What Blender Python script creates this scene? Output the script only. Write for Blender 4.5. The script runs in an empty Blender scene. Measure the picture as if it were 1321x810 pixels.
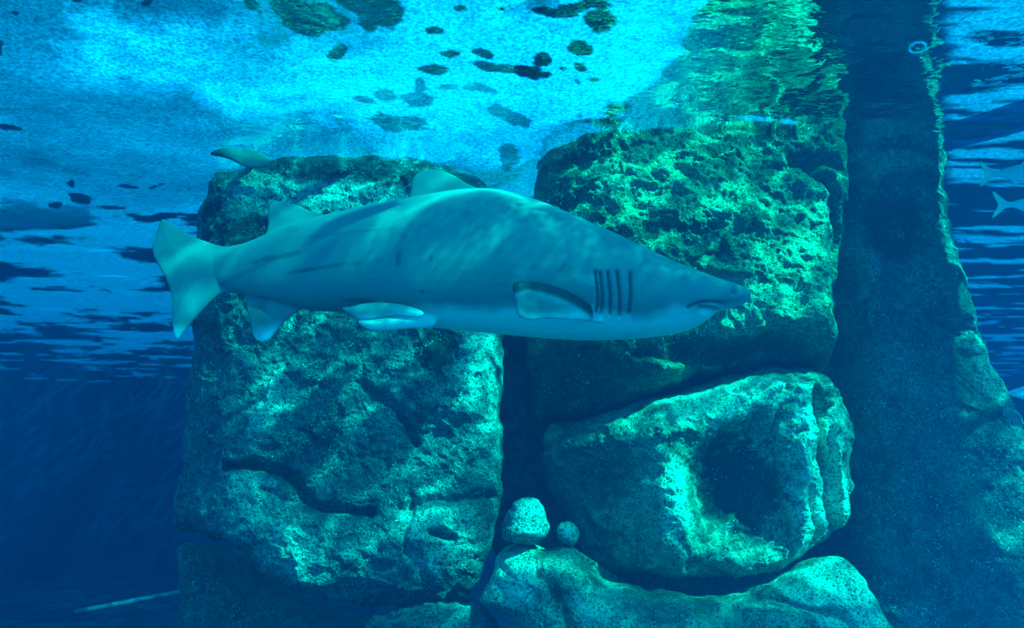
import bpy, bmesh, math, random
import numpy as np
from mathutils import Vector

S = bpy.context.scene
COL = S.collection

# ------------------------------------------------------------------ camera
FPX = 28.0 / 36.0 * 1321.0
PITCH = math.atan(195.0 / FPX)          # the eye looks a little upwards at the surface
cam_d = bpy.data.cameras.new('camera'); cam_d.lens = 28.0; cam_d.sensor_width = 36.0
cam_d.sensor_fit = 'HORIZONTAL'; cam_d.clip_end = 200; cam_d.clip_start = 0.05
cam = bpy.data.objects.new('camera', cam_d); COL.objects.link(cam)
cam.location = (0, 0, 0); cam.rotation_euler = (math.pi / 2 + PITCH, 0, 0)
S.camera = cam

# ------------------------------------------------------------------ colour management, world, sun
S.view_settings.view_transform = 'Standard'; S.view_settings.look = 'None'
S.view_settings.exposure = 0.0; S.view_settings.gamma = 1.0
S.view_settings.use_curve_mapping = False
SURF_Z = 2.05                            # water level above the eye
FLOOR_Z = -2.7
CAUSTIC_SEED = (44.1, 17.2, 0.0)
SUN_DIR = Vector((-0.72, 0.64, -1.0)).normalized()
SUN_STRENGTH = 42.0
SUN_COL = (0.8, 1.0, 0.60)
WORLD_COL = (0.04, 0.70, 1.0)
WORLD_STRENGTH = 2.0
W = bpy.data.worlds.new('world'); S.world = W; W.use_nodes = True
W.node_tree.nodes['Background'].inputs[0].default_value = (*WORLD_COL, 1)
W.node_tree.nodes['Background'].inputs[1].default_value = WORLD_STRENGTH
sun_d = bpy.data.lights.new('sun', 'SUN'); sun_d.energy = SUN_STRENGTH; sun_d.color = SUN_COL
sun_d.angle = math.radians(0.9)
sun = bpy.data.objects.new('sun', sun_d); COL.objects.link(sun)
sun.rotation_euler = SUN_DIR.to_track_quat('-Z', 'Y').to_euler(); sun.location = (3, -4, 9)
S.cycles.max_bounces = 8; S.cycles.diffuse_bounces = 3; S.cycles.glossy_bounces = 3
S.cycles.transparent_max_bounces = 8; S.cycles.volume_bounces = 0
S.cycles.caustics_reflective = False; S.cycles.caustics_refractive = False

# water of the tank: absorbs red, scatters blue
ABS = (1.5, 0.100, 0.050)
SCA = (0.0004, 0.0062, 0.027)

# ------------------------------------------------------------------ helpers
CP, SP = math.cos(PITCH), math.sin(PITCH)
def P(px, py, depth):
    """sight line of a photo pixel, followed to a world depth along +Y (works on arrays)"""
    r = (np.asarray(px, float) - 660.5) / FPX; u = (405.0 - np.asarray(py, float)) / FPX
    wy = CP - SP * u; wz = SP + CP * u
    d = np.asarray(depth, float)
    return np.stack(np.broadcast_arrays(r / wy * d, d, wz / wy * d), -1)
def on_surface(px, py):
    r = (np.asarray(px, float) - 660.5) / FPX; u = (405.0 - np.asarray(py, float)) / FPX
    wy = CP - SP * u; wz = SP + CP * u
    t = SURF_Z / wz
    return np.stack([r * t, wy * t], -1)
def lift(p, z):
    """from a point, back along the sun's rays to a height"""
    t = (z - p[2]) / -SUN_DIR.z
    return (p[0] - SUN_DIR.x * t, p[1] - SUN_DIR.y * t)

rng = np.random.RandomState(7)
_perm = rng.permutation(256); _perm = np.concatenate([_perm, _perm, _perm])
_g = rng.normal(size=(256, 3)); _g /= np.linalg.norm(_g, axis=1)[:, None]
def pnoise(p):
    p = np.asarray(p, float); i = np.floor(p).astype(int); f = p - i; i &= 255
    w = f * f * f * (f * (f * 6 - 15) + 10); out = 0
    for dx in (0, 1):
        for dy in (0, 1):
            for dz in (0, 1):
                h = _perm[_perm[_perm[(i[:, 0] + dx) & 255] + ((i[:, 1] + dy) & 255)] + ((i[:, 2] + dz) & 255)]
                v = ((f - (dx, dy, dz)) * _g[h]).sum(1)
                out = out + v * (w[:, 0] if dx else 1 - w[:, 0]) * (w[:, 1] if dy else 1 - w[:, 1]) * (w[:, 2] if dz else 1 - w[:, 2])
    return out * 1.5
def fbm(p, octs=4, gain=0.5, ridged=False):
    a = 1.0; s = 0; q = np.asarray(p, float)
    for k in range(octs):
        n = pnoise(q + 17.3 * k)
        s = s + a * ((0.5 - np.abs(n)) * 1.6 - 0.4 if ridged else n); a *= gain; q = q * 2.03
    return s
def sstep(a, b, x):
    t = np.clip((x - a) / (b - a), 0, 1); return t * t * (3 - 2 * t)
def smooth_poly(pts, n=8, closed=True):
    pts = np.array(pts, float); N = len(pts); out = []
    for i in range(N if closed else N - 1):
        if closed: a, b, c, d = pts[i - 1], pts[i], pts[(i + 1) % N], pts[(i + 2) % N]
        else: a, b, c, d = pts[max(i - 1, 0)], pts[i], pts[i + 1], pts[min(i + 2, N - 1)]
        for t in np.arange(n) / n:
            out.append(0.5 * (2 * b + (c - a) * t + (2 * a - 5 * b + 4 * c - d) * t * t + (3 * b - a - 3 * c + d) * t ** 3))
    if not closed: out.append(pts[-1])
    return np.array(out)
def seg_dist(q, poly, closed=True):
    """distance and nearest point from points q to a polyline"""
    A = poly; B = np.roll(poly, -1, 0) if closed else poly[1:]
    if not closed: A = poly[:-1]
    best = np.full(len(q), 1e9); near = np.zeros_like(q)
    for a, b in zip(A, B):
        d = b - a; L = (d * d).sum() + 1e-12
        t = np.clip(((q - a) @ d) / L, 0, 1); c = a + t[:, None] * d
        dd = ((q - c) ** 2).sum(1); m = dd < best
        best[m] = dd[m]; near[m] = c[m]
    return np.sqrt(best), near
def inside(q, poly):
    r = np.zeros(len(q), bool); n = len(poly)
    for i in range(n):
        a, b = poly[i], poly[(i + 1) % n]
        c = (a[1] > q[:, 1]) != (b[1] > q[:, 1])
        with np.errstate(divide='ignore', invalid='ignore'):
            x = (b[0] - a[0]) * (q[:, 1] - a[1]) / (b[1] - a[1]) + a[0]
        r ^= c & (q[:, 0] < x)
    return r
def ell(q, x, y, rx, ry, ang=0.0):
    c, s = math.cos(math.radians(ang)), math.sin(math.radians(ang))
    dx, dy = q[:, 0] - x, q[:, 1] - y
    return np.sqrt(((dx * c + dy * s) / rx) ** 2 + ((-dx * s + dy * c) / ry) ** 2)

def link(name, verts, faces, mat=None, parent=None, smooth=True, attrs=None):
    me = bpy.data.meshes.new(name)
    v = np.asarray(verts, np.float32); me.from_pydata(v.tolist(), [], [list(map(int, f)) for f in faces])
    me.update()
    if smooth: me.polygons.foreach_set('use_smooth', np.ones(len(me.polygons), bool))
    for k, a in (attrs or {}).items():
        at = me.attributes.new(k, 'FLOAT', 'POINT'); at.data.foreach_set('value', np.asarray(a, np.float32))
    o = bpy.data.objects.new(name, me); COL.objects.link(o)
    if mat: me.materials.append(mat)
    if parent: o.parent = parent
    return o
def tag(o, label=None, cat=None, group=None, kind=None):
    if label: o['label'] = label
    if cat: o['category'] = cat
    if group: o['group'] = group
    if kind: o['kind'] = kind
    return o
def fix_normals(o):
    bm = bmesh.new(); bm.from_mesh(o.data); bmesh.ops.recalc_face_normals(bm, faces=bm.faces); bm.to_mesh(o.data); bm.free()
    return o

# ------------------------------------------------------------------ node helpers / materials
class NT:
    def __init__(s, name):
        s.m = bpy.data.materials.new(name); s.m.use_nodes = True; s.t = s.m.node_tree; s.t.nodes.clear()
        s.out = s.t.nodes.new('ShaderNodeOutputMaterial')
    def n(s, typ, **kw):
        nd = s.t.nodes.new('ShaderNode' + typ)
        for k, v in kw.items():
            if k.startswith('_'): setattr(nd, k[1:], v)
            else: s.set(nd.inputs[k.replace('__', ' ')], v)
        return nd
    def set(s, inp, v):
        if isinstance(v, bpy.types.NodeSocket): s.t.links.new(v, inp)
        elif isinstance(v, tuple) and len(v) == 3 and inp.type == 'RGBA': inp.default_value = (*v, 1)
        else: inp.default_value = v
    def coord(s): return s.n('TexCoord').outputs['Object']
    def noise(s, scale, detail=4, rough=.55, vec=None):
        nd = s.n('TexNoise', Scale=scale, Detail=detail, Roughness=rough); s.set(nd.inputs['Vector'], vec or s.coord()); return nd.outputs['Fac']
    def math(s, op, a, b=0.0, clamp=False):
        nd = s.n('Math', _operation=op); nd.use_clamp = clamp; s.set(nd.inputs[0], a); s.set(nd.inputs[1], b); return nd.outputs[0]
    def rng(s, v, a, b, c=0.0, d=1.0):
        nd = s.n('MapRange', _interpolation_type='SMOOTHSTEP'); s.set(nd.inputs[0], v)
        for i, x in enumerate((a, b, c, d)): s.set(nd.inputs[i + 1], x)
        return nd.outputs[0]
    def mix(s, f, a, b):
        nd = s.n('Mix', _data_type='RGBA'); s.set(nd.inputs[0], f); s.set(nd.inputs[6], a); s.set(nd.inputs[7], b); return nd.outputs[2]
    def attr(s, name): return s.n('Attribute', _attribute_name=name).outputs['Fac']
    def bump(s, h, st, dist, normal=None):
        nd = s.n('Bump', Strength=st, Distance=dist, Height=h)
        if normal: s.set(nd.inputs['Normal'], normal)
        return nd.outputs[0]
    def bsdf(s, col, rough=.6, spec=.3, normal=None):
        b = s.n('BsdfPrincipled', Roughness=rough); s.set(b.inputs['Base Color'], col); b.inputs['Specular IOR Level'].default_value = spec
        if normal: s.set(b.inputs['Normal'], normal)
        s.t.links.new(b.outputs[0], s.out.inputs['Surface']); return b

def rock_material(name, dark, mid, pale, gran=1.0):
    s = NT(name)
    n1 = s.noise(3.2, 6, .62); n2 = s.noise(17, 5, .65); n3 = s.noise(75, 3, .6)
    base = s.math('ADD', s.math('MULTIPLY', n1, .5), s.math('MULTIPLY', n2, .5))
    c = s.mix(s.rng(base, .38, .52), dark, mid)
    c = s.mix(s.rng(base, .52, .66), c, pale)
    # painted dark and pale patches: shade and light, with some algae and bare stone
    c = s.mix(s.math('MULTIPLY', s.attr('pale'), s.rng(n2, .3, .55, .45, 1.0)), c, tuple(min(1, x * 1.25) for x in pale))
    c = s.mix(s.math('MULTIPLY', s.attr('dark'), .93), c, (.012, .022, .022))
    c = s.mix(s.attr('rust'), c, (.75, .22, .10))
    # grainy turf: pits and tiny pale tips
    c = s.mix(s.rng(n3, .50, .36), c, tuple(x * .35 for x in dark))
    vo = s.n('TexVoronoi', Scale=78.0); s.set(vo.inputs['Vector'], s.coord())
    sel = s.n('SeparateColor'); s.set(sel.inputs[0], vo.outputs['Color'])
    tip = s.math('MULTIPLY', s.math('MULTIPLY', s.rng(vo.outputs['Distance'], .42, .26), s.math('GREATER_THAN', sel.outputs[0], .72)), s.rng(s.noise(6, 3), .42, .60))
    c = s.mix(s.math('MULTIPLY', tip, .9), c, (.9, .95, .92))
    h = s.math('ADD', s.math('MULTIPLY', n2, 1.0), s.math('MULTIPLY', n3, .45 * gran))
    nb = s.bump(h, 1.0, .05)
    nb = s.bump(s.noise(190, 2, .7), .6 * gran, .008, nb)
    nb = s.bump(s.noise(38, 3, .65), .7 * gran, .03, nb)
    s.bsdf(c, .55, .45, nb)
    return s.m
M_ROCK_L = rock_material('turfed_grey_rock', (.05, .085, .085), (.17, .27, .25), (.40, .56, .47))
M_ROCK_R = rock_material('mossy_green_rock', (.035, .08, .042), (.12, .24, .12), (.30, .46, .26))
M_ROCK_P = rock_material('brightened_bare_rock', (.08, .17, .10), (.30, .52, .34), (.62, .86, .58))  # bare stone, made brighter to offset the weak light low down
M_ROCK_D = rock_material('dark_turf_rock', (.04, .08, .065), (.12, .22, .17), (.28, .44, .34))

def plain(name, col, rough=.7, nscale=4, amt=.25):
    s = NT(name); n = s.noise(nscale, 5)
    s.bsdf(s.mix(n, tuple(x * (1 - amt) for x in col), tuple(x * (1 + amt) for x in col)), rough, .2, s.bump(n, .3, .03)); return s.m
M_WALL = plain('tank_wall_paint', (.008, .03, .06)); M_FLOOR = plain('tank_floor_sand', (.015, .04, .06), nscale=9)
M_SHADE_SLAB = plain('shade_slab_grey', (.3, .3, .3)); M_PIPE = plain('grey_pipe_plastic', (.35, .42, .45), .4)

# ------------------------------------------------------------------ the tank
def slab(name, x0, x1, y0, y1, z0, z1, mat, bevel=0.03):
    bm = bmesh.new(); bmesh.ops.create_cube(bm, size=1)
    for v in bm.verts: v.co = ((x0 + x1) / 2 + v.co.x * (x1 - x0), (y0 + y1) / 2 + v.co.y * (y1 - y0), (z0 + z1) / 2 + v.co.z * (z1 - z0))
    if bevel: bmesh.ops.bevel(bm, geom=bm.edges[:], offset=bevel, segments=2, affect='EDGES')
    me = bpy.data.meshes.new(name); bm.to_mesh(me); bm.free(); me.materials.append(mat)
    o = bpy.data.objects.new(name, me); COL.objects.link(o); o['kind'] = 'structure'; return o
XL, XR, YB, YF = -13.0, 13.0, 20.0, -1.2
slab('floor', XL, XR, YF, YB, FLOOR_Z - .3, FLOOR_Z, M_FLOOR)
slab('wall_back', XL, XR, YB, YB + .3, FLOOR_Z - .3, SURF_Z + 1.0, M_WALL)
slab('wall_left', XL - .3, XL, YF, YB + .3, FLOOR_Z - .3, SURF_Z + 1.0, M_WALL)
slab('wall_right', XR, XR + .3, YF, YB + .3, FLOOR_Z - .3, SURF_Z + 1.0, M_WALL)

# body of water
s = NT('tank_water')
sa = s.n('VolumeAbsorption', Density=1.0); ka = max(ABS); sa.inputs['Density'].default_value = ka
sa.inputs['Color'].default_value = (*[1 - a / ka for a in ABS], 1)
ss = s.n('VolumeScatter', Anisotropy=0.2); ks = max(SCA); ss.inputs['Density'].default_value = ks
ss.inputs['Color'].default_value = (*[a / ks for a in SCA], 1)
ad = s.n('AddShader'); s.t.links.new(sa.outputs[0], ad.inputs[0]); s.t.links.new(ss.outputs[0], ad.inputs[1])
s.t.links.new(ad.outputs[0], s.out.inputs['Volume'])
wb = slab('water', XL - .1, XR + .1, YF, YB + .1, FLOOR_Z - .1, SURF_Z - .07, s.m, 0)

# ------------------------------------------------------------------ water surface with floating foam
rows = np.concatenate([np.linspace(-4200, -300, 30)[:-1], np.linspace(-300, -14, 60)[:-1], np.arange(-14, 500, 1.8), np.linspace(501, 548, 40)])
cols = np.concatenate([np.linspace(-900, -30, 70)[:-1], np.arange(-30, 1352, 2.6), np.linspace(1353, 2250, 70)])
GX, GY = np.meshgrid(cols, rows); q = np.stack([GX.ravel(), GY.ravel()], -1)
xy = on_surface(q[:, 0], q[:, 1])
p3 = np.concatenate([xy, np.zeros((len(xy), 1))], 1)
z = SURF_Z + .022 * fbm(p3 * (0.9, 1.4, 1), 2) + .007 * fbm(p3 * (3.0, 4.2, 1) + 5, 2)
nb_, nf_ = fbm(p3 * 1.1 + 3, 5, .6), fbm(p3 * 6.0 + 9, 4, .6)
wob = np.stack([pnoise(p3 * 3.1 + 31), pnoise(p3 * 3.1 + 57)], -1)
# thick foam: a sheet between the rocks and the eye, with a fuzzy right rim
rim = smooth_poly([(1000, -400), (915, -30), (908, 0), (896, 30), (880, 65), (866, 88), (838, 112), (800, 135), (760, 158), (710, 182), (690, 215), (640, 240), (500, 240), (300, 250), (60, 300), (-300, 300), (-900, 100), (-900, -400)], 6)
d, _ = seg_dist(q, rim); d = np.where(inside(q, rim), d, -d)
sheet = sstep(-4, 10, d + 10 * nf_)
bright = smooth_poly([(100, 30), (230, 22), (420, 60), (520, 10), (700, -30), (950, -60), (902, 60), (862, 116), (776, 160), (700, 194), (600, 190), (470, 160), (330, 125), (200, 95), (130, 70)], 6)
db, _ = seg_dist(q, bright); db = np.where(inside(q, bright), db, -db)
dens = .19 + .13 * nb_ + .42 * sstep(-35, 40, db + 50 * nb_ + 14 * nf_) * (1 + .25 * nf_)
milky = sstep(1.25, .35, ell(q, 600, 185, 190, 40, 4) + .4 * nb_); dens = np.maximum(dens, .42 * milky)
foam = sheet * dens
foam = np.maximum(foam, np.clip(.88 + .35 * fbm(p3 * 2.4 + 90, 3), .45, .97) * sstep(2.62, 2.38, xy[:, 1] + .12 * nb_))   # thick froth added out of view to shade the shark
# reflections painted as streaked film further out on the left and the far right
far = sstep(200, 330, q[:, 1]) * sstep(330, 240, q[:, 0])
refl_film = sstep(-.12, .10, fbm(p3 * (.75, 1.15, 1) + 40, 5, .6) + .12 - .50 * sstep(400, 500, q[:, 1]))
foam = np.maximum(foam, (1 - sheet) * sstep(1000, 700, q[:, 0]) * refl_film * .30)
foam = np.where(far > 0, foam * (1 - far) + far * refl_film * .30, foam)
fr = sstep(1212, 1236, q[:, 0] + 14 * nf_) * sstep(-.05, .22, fbm(p3 * (.7, 3.6, 1) + 71, 4, .6) + .10 - .28 * sstep(180, 330, q[:, 1]))
foam = np.maximum(foam, fr * .33 * sstep(-40, -10, q[:, 1]))
# clear holes in the foam: (x, y, rx, ry, tilt)
holes = [(405, 24, 40, 24, 12), (382, 8, 22, 9, 20), (488, 14, 34, 26, 20), (455, 4, 26, 10, 10), (432, 68, 12, 9, -20), (326, 10, 9, 6, 10), (336, 19, 4, 2, 0), (190, 5, 7, 4, 0), (101, 1, 8, 4, 0),
         (716, 22, 26, 7, 5), (740, 12, 22, 9, -10), (760, 6, 26, 7, 0), (770, 29, 20, 13, -20), (756, 58, 18, 7, 8), (705, 76, 14, 9, -15), (748, 85, 8, 6, 0), (727, 89, 5, 4, 0), (625, 67, 16, 6, 12), (655, 88, 46, 8, 8), (680, 96, 22, 8, 6), (702, 99, 10, 4, -10), (645, 15, 11, 3, 4), (590, 13, 7, 4, 0),
         (538, 126, 22, 12, 8), (495, 123, 14, 9, 15), (466, 131, 16, 5, 10), (540, 108, 9, 8, 0), (577, 107, 11, 5, 0), (615, 113, 20, 6, 14), (636, 120, 12, 4, 15), (560, 87, 20, 5, 0), (584, 71, 12, 4, 0), (660, 152, 26, 8, 14), (678, 159, 7, 6, 0), (515, 160, 50, 12, 3), (750, 147, 4, 3, 0), (740, 105, 4, 3, 0), (761, 100, 8, 3, -5), (560, 40, 12, 4, 5),
         (8, 166, 22, 5, 8), (5, 57, 5, 7, 0), (20, 20, 4, 3, 0), (95, 238, 6, 5, -20), (104, 258, 17, 4, 14), (72, 261, 9, 4, 0), (145, 268, 14, 4, 6), (165, 237, 11, 3, 4), (198, 240, 9, 2, -4), (200, 279, 40, 5, 2), (655, 202, 16, 14, 0)]
hole = np.zeros(len(q))
qw = q + wob * np.minimum(9, 9)
for (x, y, rx, ry, a) in holes:
    k = ell(qw, x, y, rx, ry, a) + .42 * nf_
    hole = np.maximum(hole, sstep(1.08, .92, k) * (0.75 if (y > 100 and x > 440) else 1.0))
foam = foam * (1 - hole)
# waterline foam by the green rock, and two ring reflections painted as foam
for (x, y, rx, ry) in ((975, 156, 24, 3), (1016, 159, 12, 3)):
    foam = np.maximum(foam, .34 * sstep(1.15, .8, ell(q, x, y, rx, ry, 3) + .3 * nf_))
for (x, y, rx, ry) in ((1187, 60, 9.5, 7.5), (1254, 312, 14, 3)):
    foam = np.maximum(foam, .32 * sstep(.24, .06, np.abs(ell(qw, x, y, rx, ry) - 1)))
nr, nc = GX.shape
I = np.arange(nr * nc).reshape(nr, nc)
faces = np.stack([I[:-1, :-1], I[:-1, 1:], I[1:, 1:], I[1:, :-1]], -1).reshape(-1, 4)
s = NT('rippled_water_surface')
fo = s.n('Attribute', _attribute_name='foam').outputs['Fac']
co = s.n('Mapping', Vector=s.coord(), Scale=(1.0, 1.6, 1.0)).outputs[0]
rip = s.math('ADD', s.noise(2.6, 3, .5, co), s.math('MULTIPLY', s.noise(9, 2, .5, co), .25))
nrm = s.bump(rip, .35, .05)
fres = s.n('Fresnel', IOR=1.333)
# bright caustic nets painted into the surface's transparency, dimmer between them
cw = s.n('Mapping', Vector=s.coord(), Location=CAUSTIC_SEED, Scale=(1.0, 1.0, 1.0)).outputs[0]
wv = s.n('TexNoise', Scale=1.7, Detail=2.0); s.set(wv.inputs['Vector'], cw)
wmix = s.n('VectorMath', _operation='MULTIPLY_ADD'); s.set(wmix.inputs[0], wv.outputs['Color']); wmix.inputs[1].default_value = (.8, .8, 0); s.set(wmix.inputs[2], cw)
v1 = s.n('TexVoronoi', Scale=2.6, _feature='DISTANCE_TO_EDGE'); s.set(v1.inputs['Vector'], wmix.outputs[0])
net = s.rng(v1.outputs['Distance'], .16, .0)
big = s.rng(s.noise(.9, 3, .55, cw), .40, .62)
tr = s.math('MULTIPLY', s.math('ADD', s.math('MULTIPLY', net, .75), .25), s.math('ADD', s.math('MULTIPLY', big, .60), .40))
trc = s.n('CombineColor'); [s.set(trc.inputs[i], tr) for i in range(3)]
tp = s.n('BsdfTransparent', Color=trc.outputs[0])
gl = s.n('BsdfGlossy', Color=(.92, .96, 1.0), Roughness=0.02, Normal=nrm)
mx = s.n('MixShader'); s.set(mx.inputs[0], fres.outputs[0]); s.t.links.new(tp.outputs[0], mx.inputs[1]); s.t.links.new(gl.outputs[0], mx.inputs[2])
fine = s.noise(48, 4, .75)
fac = s.math('MULTIPLY', fo, s.math('ADD', s.math('MULTIPLY', s.rng(fine, .32, .68), 1.15), .40), True)
tl = s.n('BsdfTranslucent', Color=(.03, .25, .62)); df = s.n('BsdfDiffuse', Color=(.03, .25, .62))
fm = s.n('MixShader'); fm.inputs[0].default_value = .35; s.t.links.new(tl.outputs[0], fm.inputs[1]); s.t.links.new(df.outputs[0], fm.inputs[2])
m2 = s.n('MixShader'); s.set(m2.inputs[0], fac); s.t.links.new(mx.outputs[0], m2.inputs[1]); s.t.links.new(fm.outputs[0], m2.inputs[2])
s.t.links.new(m2.outputs[0], s.out.inputs['Surface'])
ws = link('water_surface', np.column_stack([xy, z]), faces, s.m, attrs={'foam': np.clip(foam, 0, 1)})
if ws.data.polygons[0].normal.z < 0: ws.data.flip_normals()
ws['kind'] = 'structure'

# unseen slab added above the water, shaped to shade the right hand pillar
def prism(name, pts, z0, z1, mat):
    n = len(pts); v = [(x, y, z0) for x, y in pts] + [(x, y, z1) for x, y in pts]
    f = [tuple(range(n))[::-1], tuple(range(n, 2 * n))] + [(i, (i + 1) % n, (i + 1) % n + n, i + n) for i in range(n)]
    o = link(name, v, f, mat, smooth=False); fix_normals(o); o['kind'] = 'structure'; return o
DZ = SURF_Z + .35
pp = [lift(P(*a), DZ) for a in ((1132, 150, 4.9), (1124, 330, 4.9), (1124, 560, 4.8), (1160, 830, 4.6), (1430, 850, 4.5), (1352, 690, 4.5), (1303, 610, 4.55), (1280, 560, 4.6), (1270, 500, 4.7), (1272, 420, 4.75), (1262, 330, 4.85), (1250, 150, 4.9))]
prism('shade_slab_1', pp, DZ, DZ + .25, M_SHADE_SLAB)

# ------------------------------------------------------------------ rocks
def sheet_mesh(poly, step, n=6, smooth=True):
    """grid over an outline (photo units at the rock's own distance), border drawn onto the outline"""
    pl = smooth_poly(poly, n) if smooth else np.array(poly, float)
    x0, y0 = pl.min(0) - step * 2; x1, y1 = pl.max(0) + step * 2
    xs, ys = np.arange(x0, x1, step), np.arange(y0, y1, step)
    X, Y = np.meshgrid(xs, ys); q = np.stack([X.ravel(), Y.ravel()], -1)
    ins = inside(q, pl).reshape(X.shape)
    use = ins.copy()
    cell = ins[:-1, :-1] | ins[1:, :-1] | ins[:-1, 1:] | ins[1:, 1:]
    I = np.arange(X.size).reshape(X.shape)
    f = np.stack([I[:-1, :-1], I[:-1, 1:], I[1:, 1:], I[1:, :-1]], -1)[cell]
    used = np.unique(f); mp = np.full(X.size, -1); mp[used] = np.arange(len(used))
    f = mp[f]; q = q[used]; ins = ins.ravel()[used]
    d, nr = seg_dist(q, pl); q = np.where(ins[:, None], q, nr); d = np.where(ins, d, 0)
    # boundary edges
    e = np.concatenate([f[:, [0, 1]], f[:, [1, 2]], f[:, [2, 3]], f[:, [3, 0]]]); es = np.sort(e, 1)
    key = es[:, 0].astype(np.int64) * len(q) + es[:, 1]
    _, idx, cnt = np.unique(key, return_index=True, return_counts=True)
    return q, d, f, e[idx[cnt == 1]]

def rock(name, label, poly, Y0, mat, thick=.9, R=60, edge=.45, feats=(), tints=(), amp=.05, step=2.2, back_k=(.93, .93), top=None, seed=0, cat='rock', slope=None, fine=.014, group=None, rough_edge=4.0):
    # the outline lies on the far, rounded rim of the rock: give its points that distance
    pa = np.array(poly, float); k = 1 + (edge * .45 + (.8 * slope(pa[:, 0], pa[:, 1]) if slope else 0)) / Y0
    pa = np.column_stack([660.5 + (pa[:, 0] - 660.5) * k, 600 + (pa[:, 1] - 600) * k])
    if top is not None: pa[:, 1] = np.maximum(pa[:, 1], 600 - FPX * top / Y0)
    q, d, f, be = sheet_mesh(pa, step)
    b3 = P(q[:, 0], q[:, 1], Y0)
    nz = b3 * 1.0 + seed * 7.1
    D = np.zeros(len(q))
    prof = 1 - np.clip(d / R, 0, 1); D += edge * (1 - np.sqrt(np.clip(1 - prof ** 2, 0, 1)))
    if slope: D += slope(q[:, 0], q[:, 1])
    qw = q + 7 * np.stack([pnoise(nz * 5 + 3), pnoise(nz * 5 + 8)], -1) + 14 * np.stack([pnoise(nz * 1.7 + 13), pnoise(nz * 1.7 + 18)], -1)
    for t in feats:
        if t[0] == 'bump':
            _, x, y, rx, ry, a, ang = t; D -= a * np.exp(-ell(qw, x, y, rx, ry, ang) ** 2)
        elif t[0] == 'knob':
            _, x, y, rx, ry, a, ang = t; D -= a * sstep(1.0, .55, ell(qw, x, y, rx, ry, ang))
        elif t[0] == 'groove':
            _, pts, w, a = t; dd, _n = seg_dist(qw, smooth_poly(pts, 5, False), False); D += a * np.exp(-(dd / w) ** 2)
    big = fbm(nz * 2.2, 4, .5); rid = fbm(nz * (3.2, 3.2, 4.6) + 4, 5, .55, True); sm = fbm(nz * 16, 4, .6)
    D -= amp * big + amp * .65 * rid * .8 + fine * sm
    v = P(q[:, 0], q[:, 1], Y0); v[:, 1] += D
    wv = np.stack([fbm(nz * 6 + 21, 3), np.zeros(len(q)), fbm(nz * 6 + 25, 3)], -1) * .006 * rough_edge
    v += wv
    n = len(v); bn = np.unique(be); mp = np.full(n, -1); mp[bn] = n + np.arange(len(bn))
    back = v[bn].copy(); cx = v[:, [0, 2]].mean(0)
    back[:, 1] = Y0 + thick + edge * .5; back[:, 0] = cx[0] + (back[:, 0] - cx[0]) * back_k[0]; back[:, 2] = cx[1] + (back[:, 2] - cx[1]) * back_k[1]
    allv = np.concatenate([v, back, [[cx[0], Y0 + thick + edge * .5 + .1, cx[1]]]])
    F = f.tolist() + [(a, b, mp[b], mp[a]) for a, b in be] + [(mp[a], mp[b], len(allv) - 1) for a, b in be]
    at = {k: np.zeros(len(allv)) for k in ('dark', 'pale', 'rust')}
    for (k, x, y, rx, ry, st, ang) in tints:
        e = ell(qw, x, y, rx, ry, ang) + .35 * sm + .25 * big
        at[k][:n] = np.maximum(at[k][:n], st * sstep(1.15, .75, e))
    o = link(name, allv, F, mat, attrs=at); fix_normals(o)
    return tag(o, label, cat, group)

lin = lambda x, a, b: np.clip((x - a) / (b - a), 0, 1)

# left boulder
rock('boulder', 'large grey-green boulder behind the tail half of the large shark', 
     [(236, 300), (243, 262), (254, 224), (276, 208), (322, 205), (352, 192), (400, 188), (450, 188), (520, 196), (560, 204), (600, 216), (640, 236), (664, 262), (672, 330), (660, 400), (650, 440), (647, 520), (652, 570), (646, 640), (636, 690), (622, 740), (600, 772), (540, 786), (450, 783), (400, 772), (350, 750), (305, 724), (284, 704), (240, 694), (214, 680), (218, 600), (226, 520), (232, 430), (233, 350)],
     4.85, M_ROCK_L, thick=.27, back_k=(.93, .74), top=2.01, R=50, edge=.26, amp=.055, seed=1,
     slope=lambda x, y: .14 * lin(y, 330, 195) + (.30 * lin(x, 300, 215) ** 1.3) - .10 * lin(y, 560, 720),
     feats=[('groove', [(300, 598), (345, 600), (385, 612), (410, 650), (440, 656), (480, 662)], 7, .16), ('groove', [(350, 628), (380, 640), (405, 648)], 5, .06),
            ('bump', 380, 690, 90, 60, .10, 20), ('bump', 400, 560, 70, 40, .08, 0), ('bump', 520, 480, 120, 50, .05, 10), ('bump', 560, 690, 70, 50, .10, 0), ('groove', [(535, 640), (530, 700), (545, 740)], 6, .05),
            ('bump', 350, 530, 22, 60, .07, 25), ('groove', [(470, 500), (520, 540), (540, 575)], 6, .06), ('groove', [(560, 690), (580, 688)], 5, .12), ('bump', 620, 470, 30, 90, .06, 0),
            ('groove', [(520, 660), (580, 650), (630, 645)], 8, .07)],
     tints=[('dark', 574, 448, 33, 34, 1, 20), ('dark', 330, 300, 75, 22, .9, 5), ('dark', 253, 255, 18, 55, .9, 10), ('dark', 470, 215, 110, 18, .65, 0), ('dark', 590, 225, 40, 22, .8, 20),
            ('pale', 400, 245, 110, 28, 1, 3), ('pale', 480, 262, 60, 14, .8, -12), ('pale', 345, 530, 16, 50, .9, 25), ('pale', 625, 470, 26, 70, .8, 0), ('pale', 375, 715, 45, 40, .8, 30), ('pale', 570, 690, 60, 50, .7, 0), ('pale', 340, 650, 45, 50, .6, 0), ('dark', 450, 600, 90, 40, .35, 10), ('dark', 600, 640, 60, 30, .35, 0)])  # shadow spots and lit patches painted into the stone
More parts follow.
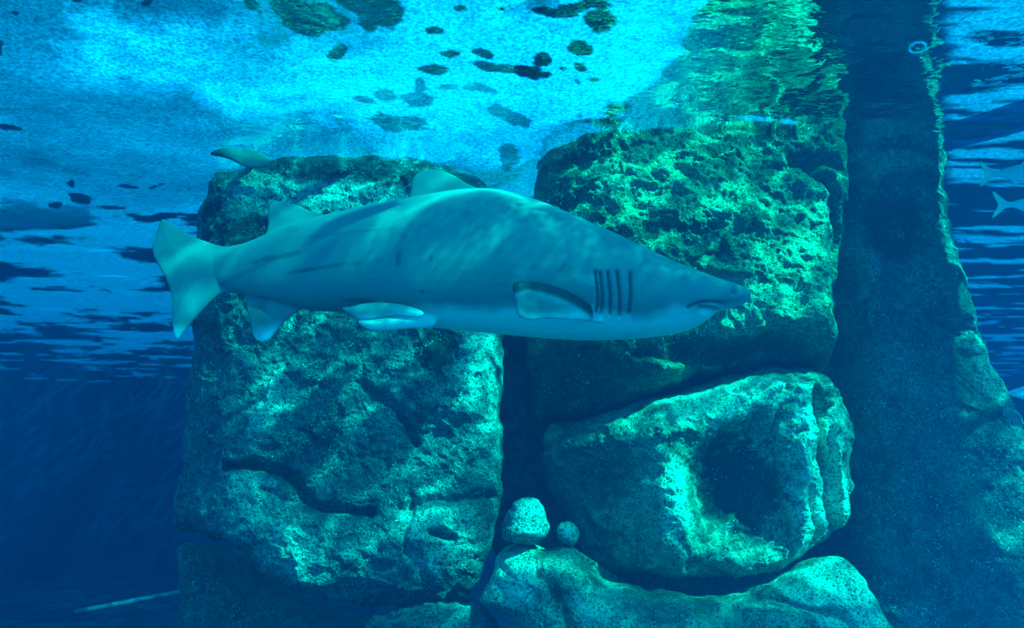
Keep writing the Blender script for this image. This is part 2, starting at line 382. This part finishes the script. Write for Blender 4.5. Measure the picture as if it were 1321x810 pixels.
rock('boulder', 'shaded rock footing under the overhang of the large grey-green boulder',
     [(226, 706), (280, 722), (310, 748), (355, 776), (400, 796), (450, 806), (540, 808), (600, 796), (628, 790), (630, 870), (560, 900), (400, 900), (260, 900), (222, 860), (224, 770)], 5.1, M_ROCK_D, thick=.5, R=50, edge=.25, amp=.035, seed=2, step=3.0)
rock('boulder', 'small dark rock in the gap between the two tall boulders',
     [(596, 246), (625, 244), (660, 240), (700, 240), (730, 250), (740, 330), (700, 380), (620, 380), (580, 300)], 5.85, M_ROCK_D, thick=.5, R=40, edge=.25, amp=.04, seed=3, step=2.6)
rock('boulder', 'low rounded stone at the bottom edge below the overhang',
     [(468, 812), (500, 795), (550, 785), (600, 782), (630, 795), (650, 830), (640, 880), (480, 880)], 4.35, M_ROCK_L, thick=.12, R=50, edge=.3, amp=.03, seed=4, step=2.4)
# upper right boulder
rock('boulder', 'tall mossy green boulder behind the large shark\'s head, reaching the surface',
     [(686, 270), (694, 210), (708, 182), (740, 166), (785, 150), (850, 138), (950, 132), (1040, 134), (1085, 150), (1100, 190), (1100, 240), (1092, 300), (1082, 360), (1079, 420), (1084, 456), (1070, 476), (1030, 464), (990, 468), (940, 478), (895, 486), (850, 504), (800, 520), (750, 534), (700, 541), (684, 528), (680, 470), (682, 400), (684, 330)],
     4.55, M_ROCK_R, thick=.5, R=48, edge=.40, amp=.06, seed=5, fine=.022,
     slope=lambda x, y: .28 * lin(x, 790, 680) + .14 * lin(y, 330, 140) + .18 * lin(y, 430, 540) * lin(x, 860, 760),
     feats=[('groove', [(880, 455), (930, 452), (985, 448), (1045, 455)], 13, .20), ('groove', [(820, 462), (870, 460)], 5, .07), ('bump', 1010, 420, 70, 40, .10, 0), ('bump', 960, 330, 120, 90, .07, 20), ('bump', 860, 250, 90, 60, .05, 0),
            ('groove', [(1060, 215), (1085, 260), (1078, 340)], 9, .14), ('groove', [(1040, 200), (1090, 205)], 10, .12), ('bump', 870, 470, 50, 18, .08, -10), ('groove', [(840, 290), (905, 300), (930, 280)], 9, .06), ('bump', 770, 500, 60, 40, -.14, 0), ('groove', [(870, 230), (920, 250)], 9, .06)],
     tints=[('dark', 735, 480, 75, 50, .75, 0), ('dark', 900, 290, 55, 20, .6, 20), ('dark', 760, 185, 70, 16, .6, -8), ('dark', 720, 260, 25, 60, .35, 10), ('dark', 935, 445, 80, 14, .8, 0), ('pale', 980, 400, 90, 40, .7, 10), ('pale', 860, 240, 90, 45, .55, 15), ('pale', 1050, 330, 30, 100, .6, 0), ('pale', 900, 180, 120, 14, .5, 0), ('dark', 1020, 270, 40, 25, .45, 30)])  # shade of the recess and crack painted dark
# lower right boulder
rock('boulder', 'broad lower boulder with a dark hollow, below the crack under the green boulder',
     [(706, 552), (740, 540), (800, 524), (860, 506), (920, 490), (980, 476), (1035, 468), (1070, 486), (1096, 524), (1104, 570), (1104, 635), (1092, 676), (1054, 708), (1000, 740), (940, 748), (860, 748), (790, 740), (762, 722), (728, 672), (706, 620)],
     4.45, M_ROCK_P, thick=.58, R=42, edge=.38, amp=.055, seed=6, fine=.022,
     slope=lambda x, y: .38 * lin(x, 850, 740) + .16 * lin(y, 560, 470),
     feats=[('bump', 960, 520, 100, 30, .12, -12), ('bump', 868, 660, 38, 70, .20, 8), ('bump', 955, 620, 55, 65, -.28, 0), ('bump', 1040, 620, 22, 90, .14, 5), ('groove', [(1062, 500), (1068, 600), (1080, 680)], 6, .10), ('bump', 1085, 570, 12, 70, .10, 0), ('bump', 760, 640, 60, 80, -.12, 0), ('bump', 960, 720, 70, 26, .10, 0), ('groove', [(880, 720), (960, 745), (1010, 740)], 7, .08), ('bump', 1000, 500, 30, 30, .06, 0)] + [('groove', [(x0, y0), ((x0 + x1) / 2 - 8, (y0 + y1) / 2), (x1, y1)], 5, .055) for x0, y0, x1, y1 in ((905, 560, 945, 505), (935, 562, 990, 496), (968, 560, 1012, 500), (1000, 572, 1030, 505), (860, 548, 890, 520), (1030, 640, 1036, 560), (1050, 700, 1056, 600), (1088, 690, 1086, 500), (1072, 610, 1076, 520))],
     tints=[('dark', 965, 625, 58, 68, .95, 0), ('dark', 900, 570, 60, 22, .6, 5), ('dark', 760, 610, 70, 90, .65, 0), ('pale', 950, 515, 105, 28, 1, -12), ('pale', 865, 640, 22, 60, .9, 8), ('pale', 1045, 600, 30, 110, .9, 3), ('pale', 1085, 600, 14, 90, .8, 0), ('rust', 1022, 490, 9, 14, .55, 10), ('rust', 905, 540, 7, 12, .4, 20), ('dark', 850, 545, 30, 18, .5, 0)])  # hollow's shade and sunlit right edge painted into the colour
# base ledge
rock('boulder', 'pale sunlit rock ledge along the foot of the lower boulder',
     [(628, 762), (645, 714), (668, 700), (700, 712), (738, 706), (760, 738), (800, 758), (870, 769), (930, 776), (985, 769), (1040, 744), (1085, 724), (1112, 738), (1140, 790), (1175, 880), (1000, 900), (780, 900), (700, 860), (660, 800), (620, 780)],
     4.25, M_ROCK_P, thick=.2, R=34, edge=.30, amp=.05, fine=.02, seed=7,
     slope=lambda x, y: -.25 * lin(y, 700, 830) + .1 * lin(x, 700, 640),
     feats=[('groove', [(990, 770), (1030, 775), (1062, 788)], 6, .09), ('groove', [(930, 762), (950, 800), (955, 840)], 9, .10), ('bump', 780, 790, 80, 40, .08, 0), ('groove', [(690, 735), (720, 765), (735, 800)], 8, .10)],
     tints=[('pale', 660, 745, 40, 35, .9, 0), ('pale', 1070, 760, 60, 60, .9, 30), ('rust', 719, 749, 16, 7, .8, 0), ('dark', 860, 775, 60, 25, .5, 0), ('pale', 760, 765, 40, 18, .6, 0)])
# wedged stones
rock('stone', 'smooth pale stone wedged in the cleft left of the lower boulder', [(652, 700), (655, 660), (672, 640), (694, 642), (707, 668), (705, 698), (685, 708)], 4.3, M_ROCK_L, thick=.12, R=30, edge=.16, amp=.012, seed=8, step=1.6, fine=.006, tints=[('pale', 685, 670, 30, 30, 1, 0)], group='stones in the cleft', cat='stone')
rock('stone', 'small pale stone just right of the smooth wedged stone', [(722, 700), (720, 682), (732, 672), (746, 682), (748, 700), (736, 706)], 4.38, M_ROCK_L, thick=.06, R=15, edge=.08, amp=.008, seed=9, step=1.4, fine=.004, tints=[('pale', 733, 686, 15, 15, .8, 0)], group='stones in the cleft', cat='stone')
rock('boulder', 'recessed shaded rock at the back of the cleft between the tall boulders',
     [(600, 420), (640, 385), (720, 380), (850, 400), (1000, 420), (1010, 600), (1000, 740), (900, 780), (740, 780), (655, 740), (600, 600)], 5.55, M_ROCK_L, thick=.4, R=40, edge=.15, amp=.09, fine=.02, seed=11, step=2.4,
     feats=[('bump', 668, 620, 22, 60, .10, 8), ('bump', 680, 480, 14, 60, .08, -5), ('groove', [(660, 560), (690, 540)], 6, .07), ('groove', [(655, 690), (672, 610), (690, 590)], 6, .07)])
# pillar
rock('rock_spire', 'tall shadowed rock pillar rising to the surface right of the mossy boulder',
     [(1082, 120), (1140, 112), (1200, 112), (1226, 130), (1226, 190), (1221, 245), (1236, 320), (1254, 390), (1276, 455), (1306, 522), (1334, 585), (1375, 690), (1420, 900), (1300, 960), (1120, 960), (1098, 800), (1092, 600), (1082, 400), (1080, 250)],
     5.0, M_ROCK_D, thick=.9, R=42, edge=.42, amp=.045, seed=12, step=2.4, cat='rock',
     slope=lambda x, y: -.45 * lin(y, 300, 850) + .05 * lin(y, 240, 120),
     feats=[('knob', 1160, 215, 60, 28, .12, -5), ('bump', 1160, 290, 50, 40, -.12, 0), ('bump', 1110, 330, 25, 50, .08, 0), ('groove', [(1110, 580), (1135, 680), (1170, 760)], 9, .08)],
     tints=[('pale', 1160, 212, 45, 16, .8, -8), ('pale', 1112, 330, 18, 60, .6, 0), ('pale', 1290, 560, 18, 130, .9, -22), ('pale', 1120, 170, 40, 30, .7, 0), ('dark', 1160, 290, 45, 40, .8, 0)])  # pale right rim painted for the light along that edge

# ------------------------------------------------------------------ animals: lofted bodies with fins, welded into one skin
def loft(stations, n=44, sub=5, pw=2.3):
    """stations: (x, y_top, y_bottom, depth, half_width)"""
    st = smooth_poly([(a, b, c, d, e) for a, b, c, d, e in stations], sub, False)
    V, F = [], []
    for (x, yt, yb, dp, hw) in st:
        T, B = P(x, yt, dp), P(x, yb, dp); c = (T + B) / 2; h = (T - B) / 2
        for k in range(n):
            a = 2 * math.pi * k / n; ca, sa = math.cos(a), math.sin(a)
            V.append(c + h * (np.sign(sa) * abs(sa) ** (2 / pw)) + np.array((0, 1, 0)) * hw * np.sign(ca) * abs(ca) ** (2 / pw))
    m = len(st)
    for i in range(m - 1):
        for k in range(n): F.append((i * n + k, i * n + (k + 1) % n, (i + 1) * n + (k + 1) % n, (i + 1) * n + k))
    F.append(tuple(range(n))); F.append(tuple(range((m - 1) * n, m * n))[::-1])
    return np.array(V), F
def fin(poly, depth, t0, t1, w, step=2.0):
    q, d, f, be = sheet_mesh(poly, step, 5)
    dp = depth(q[:, 0], q[:, 1]) if callable(depth) else np.full(len(q), depth)
    th = t0 + (t1 - t0) * np.clip(d / w, 0, 1) ** .7
    a, b = P(q[:, 0], q[:, 1], dp), P(q[:, 0], q[:, 1], dp); a[:, 1] -= th / 2; b[:, 1] += th / 2
    n = len(q); return np.concatenate([a, b]), f.tolist() + (f[:, ::-1] + n).tolist() + [(i, j, j + n, i + n) for i, j in be]
def weld(name, pieces, mat, voxel, smooth_it=4, carve=None, attrs=None):
    V, F, o = [], [], 0
    for v, f in pieces:
        V.append(v); F += [tuple(i + o for i in t) for t in f]; o += len(v)
    ob = link('raw', np.concatenate(V), F); fix_normals(ob)
    m = ob.modifiers.new('r', 'REMESH'); m.mode = 'VOXEL'; m.voxel_size = voxel
    m = ob.modifiers.new('s', 'SMOOTH'); m.factor = .5; m.iterations = smooth_it
    dg = bpy.context.evaluated_depsgraph_get(); me = bpy.data.meshes.new_from_object(ob.evaluated_get(dg))
    bpy.data.objects.remove(ob)
    n = len(me.vertices); co = np.zeros(n * 3, np.float32); me.vertices.foreach_get('co', co); co = co.reshape(-1, 3).astype(float)
    no = np.zeros(n * 3, np.float32); me.vertices.foreach_get('normal', no); no = no.reshape(-1, 3).astype(float)
    # back to photo units for carving and skin marks
    fwd = co[:, 1] * CP + co[:, 2] * SP; up = -co[:, 1] * SP + co[:, 2] * CP
    q = np.stack([660.5 + FPX * co[:, 0] / fwd, 405 - FPX * up / fwd], -1)
    if carve is not None:
        co = co - no * carve(q, co, no)[:, None]; me.vertices.foreach_set('co', co.astype(np.float32).ravel())
    for k, fn in (attrs or {}).items():
        at = me.attributes.new(k, 'FLOAT', 'POINT'); at.data.foreach_set('value', np.asarray(fn(q, co, no), np.float32))
    me.polygons.foreach_set('use_smooth', np.ones(len(me.polygons), bool)); me.update(); me.name = name; me.materials.clear(); me.materials.append(mat)
    ob = bpy.data.objects.new(name, me); COL.objects.link(ob); return ob

# shark
s = NT('shark_skin')
n1 = s.noise(7, 4); n2 = s.noise(60, 3)
c = s.mix(n1, (.08, .18, .185), (.105, .22, .22))
c = s.mix(s.attr('belly'), c, (.66, .82, .78))
c = s.mix(s.math('MULTIPLY', s.attr('mark'), .95), c, (.008, .016, .018))
s.bsdf(c, .5, .25, s.bump(n2, .12, .01)); M_SHARK = s.m
SD = 3.3
shark_st = [(968, 380, 385, 3.14, .012), (962, 373, 391, 3.14, .045), (948, 368, 396, 3.15, .08), (925, 362, 404, 3.16, .12), (900, 353, 421, 3.18, .155), (870, 342, 430, 3.20, .185), (830, 324, 435, 3.23, .215), (790, 305, 437, 3.26, .235), (740, 283, 437, 3.28, .25), (690, 262, 434, 3.3, .255), (640, 249, 429, 3.3, .25), (590, 249, 424, 3.3, .235), (540, 257, 420, 3.3, .215), (490, 265, 410, 3.31, .185), (440, 275, 402, 3.32, .155), (400, 284, 400, 3.33, .125), (360, 297, 392, 3.34, .095), (325, 311, 383, 3.345, .068), (300, 319, 376, 3.35, .05), (280, 322, 370, 3.355, .036), (262, 326, 362, 3.36, .024)]
body = loft(shark_st)
fins = [
    fin([(524, 270), (529, 252), (533, 230), (545, 221), (565, 219), (585, 226), (605, 238), (632, 249), (650, 262), (600, 280), (550, 280)], 3.3, .014, .05, 26),
    fin([(345, 312), (346, 290), (346, 272), (351, 263), (366, 260), (382, 264), (400, 272), (425, 280), (430, 300), (380, 318)], 3.335, .013, .04, 20),
    fin([(322, 378), (318, 392), (322, 415), (329, 437), (344, 440), (356, 428), (370, 412), (388, 400), (405, 392), (390, 372), (350, 366)], 3.34, .013, .04, 18),
    fin([(318, 316), (290, 318), (262, 310), (238, 299), (222, 290), (213, 283), (207, 286), (202, 302), (197, 318), (199, 332), (206, 345), (214, 360), (221, 378), (222, 400), (223, 425), (229, 438), (240, 425), (256, 407), (272, 390), (290, 378), (318, 376), (330, 345)], lambda x, y: 3.35 - .05 * lin(x, 290, 200), .013, .045, 26),
    # near pelvic fin and the far one behind it
    fin([(450, 396), (480, 390), (520, 393), (546, 402), (540, 410), (510, 408), (478, 413), (462, 412), (440, 398)], lambda x, y: 3.12 + .0 * x, .013, .035, 10, 1.4),
    fin([(462, 414), (490, 411), (520, 407), (556, 402), (560, 420), (520, 424), (485, 426), (470, 422)], lambda x, y: 3.20 + .0 * x, .013, .05, 10, 1.4),
    # pectoral fin, trailing towards the eye
    fin([(786, 400), (770, 398), (752, 386), (732, 375), (706, 366), (680, 362), (664, 364), (661, 373), (666, 392), (668, 407), (684, 413), (704, 411), (730, 412), (756, 414), (785, 416)], lambda x, y: 3.06 - .22 * lin(x, 778, 670) ** 1.0 - .02 * lin(y, 360, 415) + .09 * lin(x, 752, 784), .014, .05, 22, 1.4)]
gills = [[(774, 352), (777, 380), (776, 404)], [(784, 351), (787, 380), (787, 406)], [(796, 350), (799, 380), (799, 408)], [(813, 352), (813, 380), (811, 405)], [(768, 350), (771, 380), (771, 402)]]
mouth = smooth_poly([(888, 397), (896, 393), (908, 390), (922, 390), (932, 392)], 6, False)
def pl_d(q, pts): return seg_dist(q, smooth_poly(pts, 4, False), False)[0]
def s_carve(q, co, no):
    near = (no[:, 1] < .25)
    c = np.zeros(len(q))
    for g in gills: c += .017 * np.exp(-(pl_d(q, g) / 2.0) ** 2)
    for a, b in zip(gills[:3], gills[1:4]): pass
    c += .014 * np.exp(-(seg_dist(q, mouth, False)[0] / 2.2) ** 2)
    c += .012 * np.exp(-ell(q, 912, 399, 16, 5, 8) ** 2)
    c += .010 * np.exp(-ell(q, 946, 378, 3, 3) ** 2)
    pec = co[:, 1] < 3.0
    return c * near * ~((q[:, 0] < 775) & pec)
def s_mark(q, co, no):
    near = no[:, 1] < .3; pec = (co[:, 1] < 3.035) & (q[:, 0] < 775) & (q[:, 0] > 655) & (q[:, 1] > 355)
    m = np.zeros(len(q)); nz = fbm(co * 14, 3)
    for g in gills: m = np.maximum(m, .9 * np.exp(-(pl_d(q, g) / 1.6) ** 2))
    m = np.maximum(m, .85 * np.exp(-(seg_dist(q, mouth, False)[0] / 2.0) ** 2))
    m = np.maximum(m, .55 * sstep(1.1, .6, ell(q, 914, 397, 18, 5, 10)))  # shading below the mouth painted into the skin
    m = np.maximum(m, .35 * sstep(1.2, .5, ell(q, 948, 374, 5, 8, -20) + .2 * nz))
    for (x, y, rx, ry, st, a) in ((410, 346, 42, 3, .5, -9), (360, 331, 30, 4, .5, -12), (395, 349, 10, 2, .6, 0), (514, 335, 4, 10, .45, 5), (556, 333, 3, 7, .45, 10), (545, 376, 2.5, 2.5, .6, 0), (470, 388, 22, 3, .6, 4), (330, 385, 16, 4, .4, 4), (460, 340, 5, 5, .3, 0), (730, 345, 10, 7, .28, 0), (520, 303, 6, 4, .25, 0), (600, 275, 8, 3, .2, 0), (690, 345, 5, 5, .2, 0), (375, 296, 8, 5, .2, 0), (310, 355, 40, 3, .25, -25), (332, 412, 14, 26, .45, 0), (450, 300, 70, 2, .2, -6)):
        m = np.maximum(m, st * sstep(1.3, .6, ell(q, x, y, rx, ry, a) + .45 * nz))
    m = m * near
    lead = pl_d(q, [(662, 368), (680, 364), (706, 368), (732, 377), (752, 388), (772, 401)])
    m = np.where(pec, np.maximum(.95 * sstep(14, 7, lead), .35 * sstep(1.1, .6, ell(q, 690, 392, 34, 14, 10) + .3 * nz)), m)
    return m
def s_belly(q, co, no):
    line = np.interp(q[:, 0], [300, 430, 545, 660, 770, 830, 870, 900, 930, 970], [430, 420, 402, 398, 408, 412, 404, 404, 396, 396])
    nz = fbm(co * 9, 3)
    b = sstep(-14, 10, q[:, 1] - line + 6 * nz)
    b = np.maximum(b, .18 * sstep(1, .4, ell(q, 250, 385, 16, 36, 35)))
    pec = (co[:, 1] < 3.035) & (q[:, 0] < 778) & (q[:, 0] > 655) & (q[:, 1] > 355)
    b = np.where(pec, .12 + .5 * sstep(768, 750, q[:, 0]) * sstep(396, 412, q[:, 1] + .14 * (q[:, 0] - 720) + 5 * nz), b)
    return b * .95
shark = weld('shark', [body] + fins, M_SHARK, .0062, 3, s_carve, {'belly': s_belly, 'mark': s_mark})
tag(shark, 'large grey shark swimming to the right across the middle', 'shark')
# eye
def ball(name, c, r, mat, parent, sc=(1, 1, 1)):
    bm = bmesh.new(); bmesh.ops.create_uvsphere(bm, u_segments=20, v_segments=14, radius=r)
    for v in bm.verts: v.co = (v.co.x * sc[0] + c[0], v.co.y * sc[1] + c[1], v.co.z * sc[2] + c[2])
    me = bpy.data.meshes.new(name); bm.to_mesh(me); bm.free(); me.materials.append(mat)
    for p in me.polygons: p.use_smooth = True
    o = bpy.data.objects.new(name, me); COL.objects.link(o); o.parent = parent; return o
s = NT('pale_eye'); s.bsdf((.9, .95, .9), .12, .6); M_EYE = s.m
ball('eye', P(921, 369, 3.052), .013, M_EYE, shark)

# silver fish on the right, cut by the frame
s = NT('silver_fish'); n = s.noise(25, 3)
c = s.mix(n, (.6, .68, .66), (.8, .86, .84)); c = s.mix(s.attr('belly'), c, (.85, .9, .88)); c = s.mix(s.attr('mark'), c, (.95, 1.0, .6))
s.bsdf(c, .3, .5); M_FISH = s.m
def fish(label, x, y, depth, L, tilt=0.0, flip=1):
    """x, y: root of the tail; the body runs right (flip=1) over L photo units"""
    ca, sn = math.cos(tilt), math.sin(tilt)
    def T(u, v): return (x + flip * (u * ca - v * sn) * L, y + (u * sn + v * ca) * L)
    prof = [(-.02, .028), (.06, .035), (.16, .065), (.30, .105), (.45, .125), (.60, .118), (.74, .095), (.86, .062), (.94, .035), (.985, .012)]
    st = []
    for u, h in prof:
        a, b = T(u, -h * 1.05), T(u, h * .95); st.append(((a[0] + b[0]) / 2, a[1], b[1], depth, h * .5 * L / FPX * depth))
    k = depth * L / FPX
    tail = [T(*p) for p in ((.06, -.02), (-.02, -.05), (-.10, -.11), (-.17, -.155), (-.155, -.09), (-.12, -.03), (-.105, .0), (-.12, .05), (-.15, .10), (-.165, .165), (-.10, .12), (-.02, .05), (.06, .025))]
    dors = [T(*p) for p in ((.34, -.09), (.36, -.15), (.42, -.175), (.55, -.16), (.70, -.11), (.70, -.07), (.5, -.08))]
    anal = [T(*p) for p in ((.22, .06), (.24, .12), (.30, .13), (.40, .10), (.40, .06))]
    pect = [T(*p) for p in ((.72, .02), (.66, .01), (.58, .04), (.57, .07), (.66, .07), (.72, .05))]
    sp = max(.8, L / 70)
    o = weld('fish', [loft(st, 28, 4, 2.0), fin(tail, depth, .007, .016, .05 * L, sp), fin(dors, depth, .007, .012, .05 * L, sp), fin(anal, depth, .007, .012, .04 * L, sp), fin(pect, depth - .055 * k * 1.1, .008, .014, .04 * L, sp)], M_FISH, .0042, 2, None,
             {'belly': lambda q, co, no: sstep(-.02, .06, (q[:, 1] - y) / L) * .8, 'mark': lambda q, co, no: sstep(x - flip * .02 * L, x - flip * .10 * L, q[:, 0]) * .8})
    tag(o, label, 'fish'); 
    hx, hy = T(.90, -.012); e = ball('eye', P(hx, hy, depth - .05 * k * .55), .010 * k * 1.6, M_EYE, o)
    return o
fish('silver fish with forked tail, the upper one at the frame edge by the pillar', 1282, 224, 4.6, 105, .0)
fish('silver fish with pale green forked tail, below the other forked tail', 1299, 264, 4.5, 110, .03)
fish('pale fish showing only its snout at the frame edge, low beside the pillar', 1398, 507, 4.7, 100, .0, -1)

# second shark above the left boulder: only its tail shows past the rim
def path_loft(pts, rad, n=24, sub=6):
    c = smooth_poly(np.column_stack([pts, rad]), sub, False); V, F = [], []
    for i, p in enumerate(c):
        t = c[min(i + 1, len(c) - 1), :3] - c[max(i - 1, 0), :3]; t /= np.linalg.norm(t)
        a = np.cross(t, (0, 0, 1)); a /= np.linalg.norm(a); b = np.cross(a, t)
        for k in range(n): V.append(p[:3] + p[3] * (.8 * math.cos(2 * math.pi * k / n) * a + math.sin(2 * math.pi * k / n) * b))
    m = len(c)
    for i in range(m - 1):
        for k in range(n): F.append((i * n + k, i * n + (k + 1) % n, (i + 1) * n + (k + 1) % n, (i + 1) * n + k))
    F += [tuple(range(n))[::-1], tuple(range((m - 1) * n, m * n))]
    return np.array(V), F
p2 = [P(*a) for a in ((308, 203, 4.88), (318, 205, 4.95), (324, 209, 5.08), (328, 217, 5.25), (330, 231, 5.45), (331, 246, 5.7), (332, 259, 5.95))]
s2 = weld('shark', [path_loft(p2, [.022, .034, .04, .04, .04, .04, .012]),
                    fin([(271, 199), (278, 194), (290, 191), (306, 192), (322, 193), (336, 197), (348, 204), (346, 214), (334, 217), (322, 217), (311, 213), (300, 207), (288, 203)], 4.88, .016, .034, 10, 1.4)], M_SHARK, .008, 3, None,
          {'belly': lambda q, co, no: np.zeros(len(q)), 'mark': lambda q, co, no: .6 * sstep(300, 280, q[:, 0]) + .4 * sstep(4, 0, pl_d(q, [(271, 199), (292, 202), (312, 214)]))})
tag(s2, 'distant dark shark tail poking out above the boulder with the grey-green face', 'shark')

# pipe lying on the tank floor far left
def tube(name, pts, r, mat, n=12):
    pts = np.array(pts, float); V, F = [], []
    for i, p in enumerate(pts):
        t = pts[min(i + 1, len(pts) - 1)] - pts[max(i - 1, 0)]; t /= np.linalg.norm(t)
        a = np.cross(t, (0, 0, 1)); a /= np.linalg.norm(a); b = np.cross(a, t)
        for k in range(n): V.append(p + r * (math.cos(2 * math.pi * k / n) * a + math.sin(2 * math.pi * k / n) * b))
    for i in range(len(pts) - 1):
        for k in range(n): F.append((i * n + k, i * n + (k + 1) % n, (i + 1) * n + (k + 1) % n, (i + 1) * n + k))
    F += [tuple(range(n))[::-1], tuple(range((len(pts) - 1) * n, len(pts) * n))]
    return fix_normals(link(name, V, F, mat))
def on_floor(px, py, z):
    r = (px - 660.5) / FPX; u = (405.0 - py) / FPX; t = z / (SP + CP * u); return np.array((r * t, (CP - SP * u) * t, z))
a, b = on_floor(95, 790, FLOOR_Z + .05), on_floor(240, 762, FLOOR_Z + .05)
tag(tube('pipe', [a + (b - a) * t for t in np.linspace(0, 1, 9)], .05, M_PIPE), 'thin pale pipe lying on the tank floor in the dark lower corner', 'pipe')
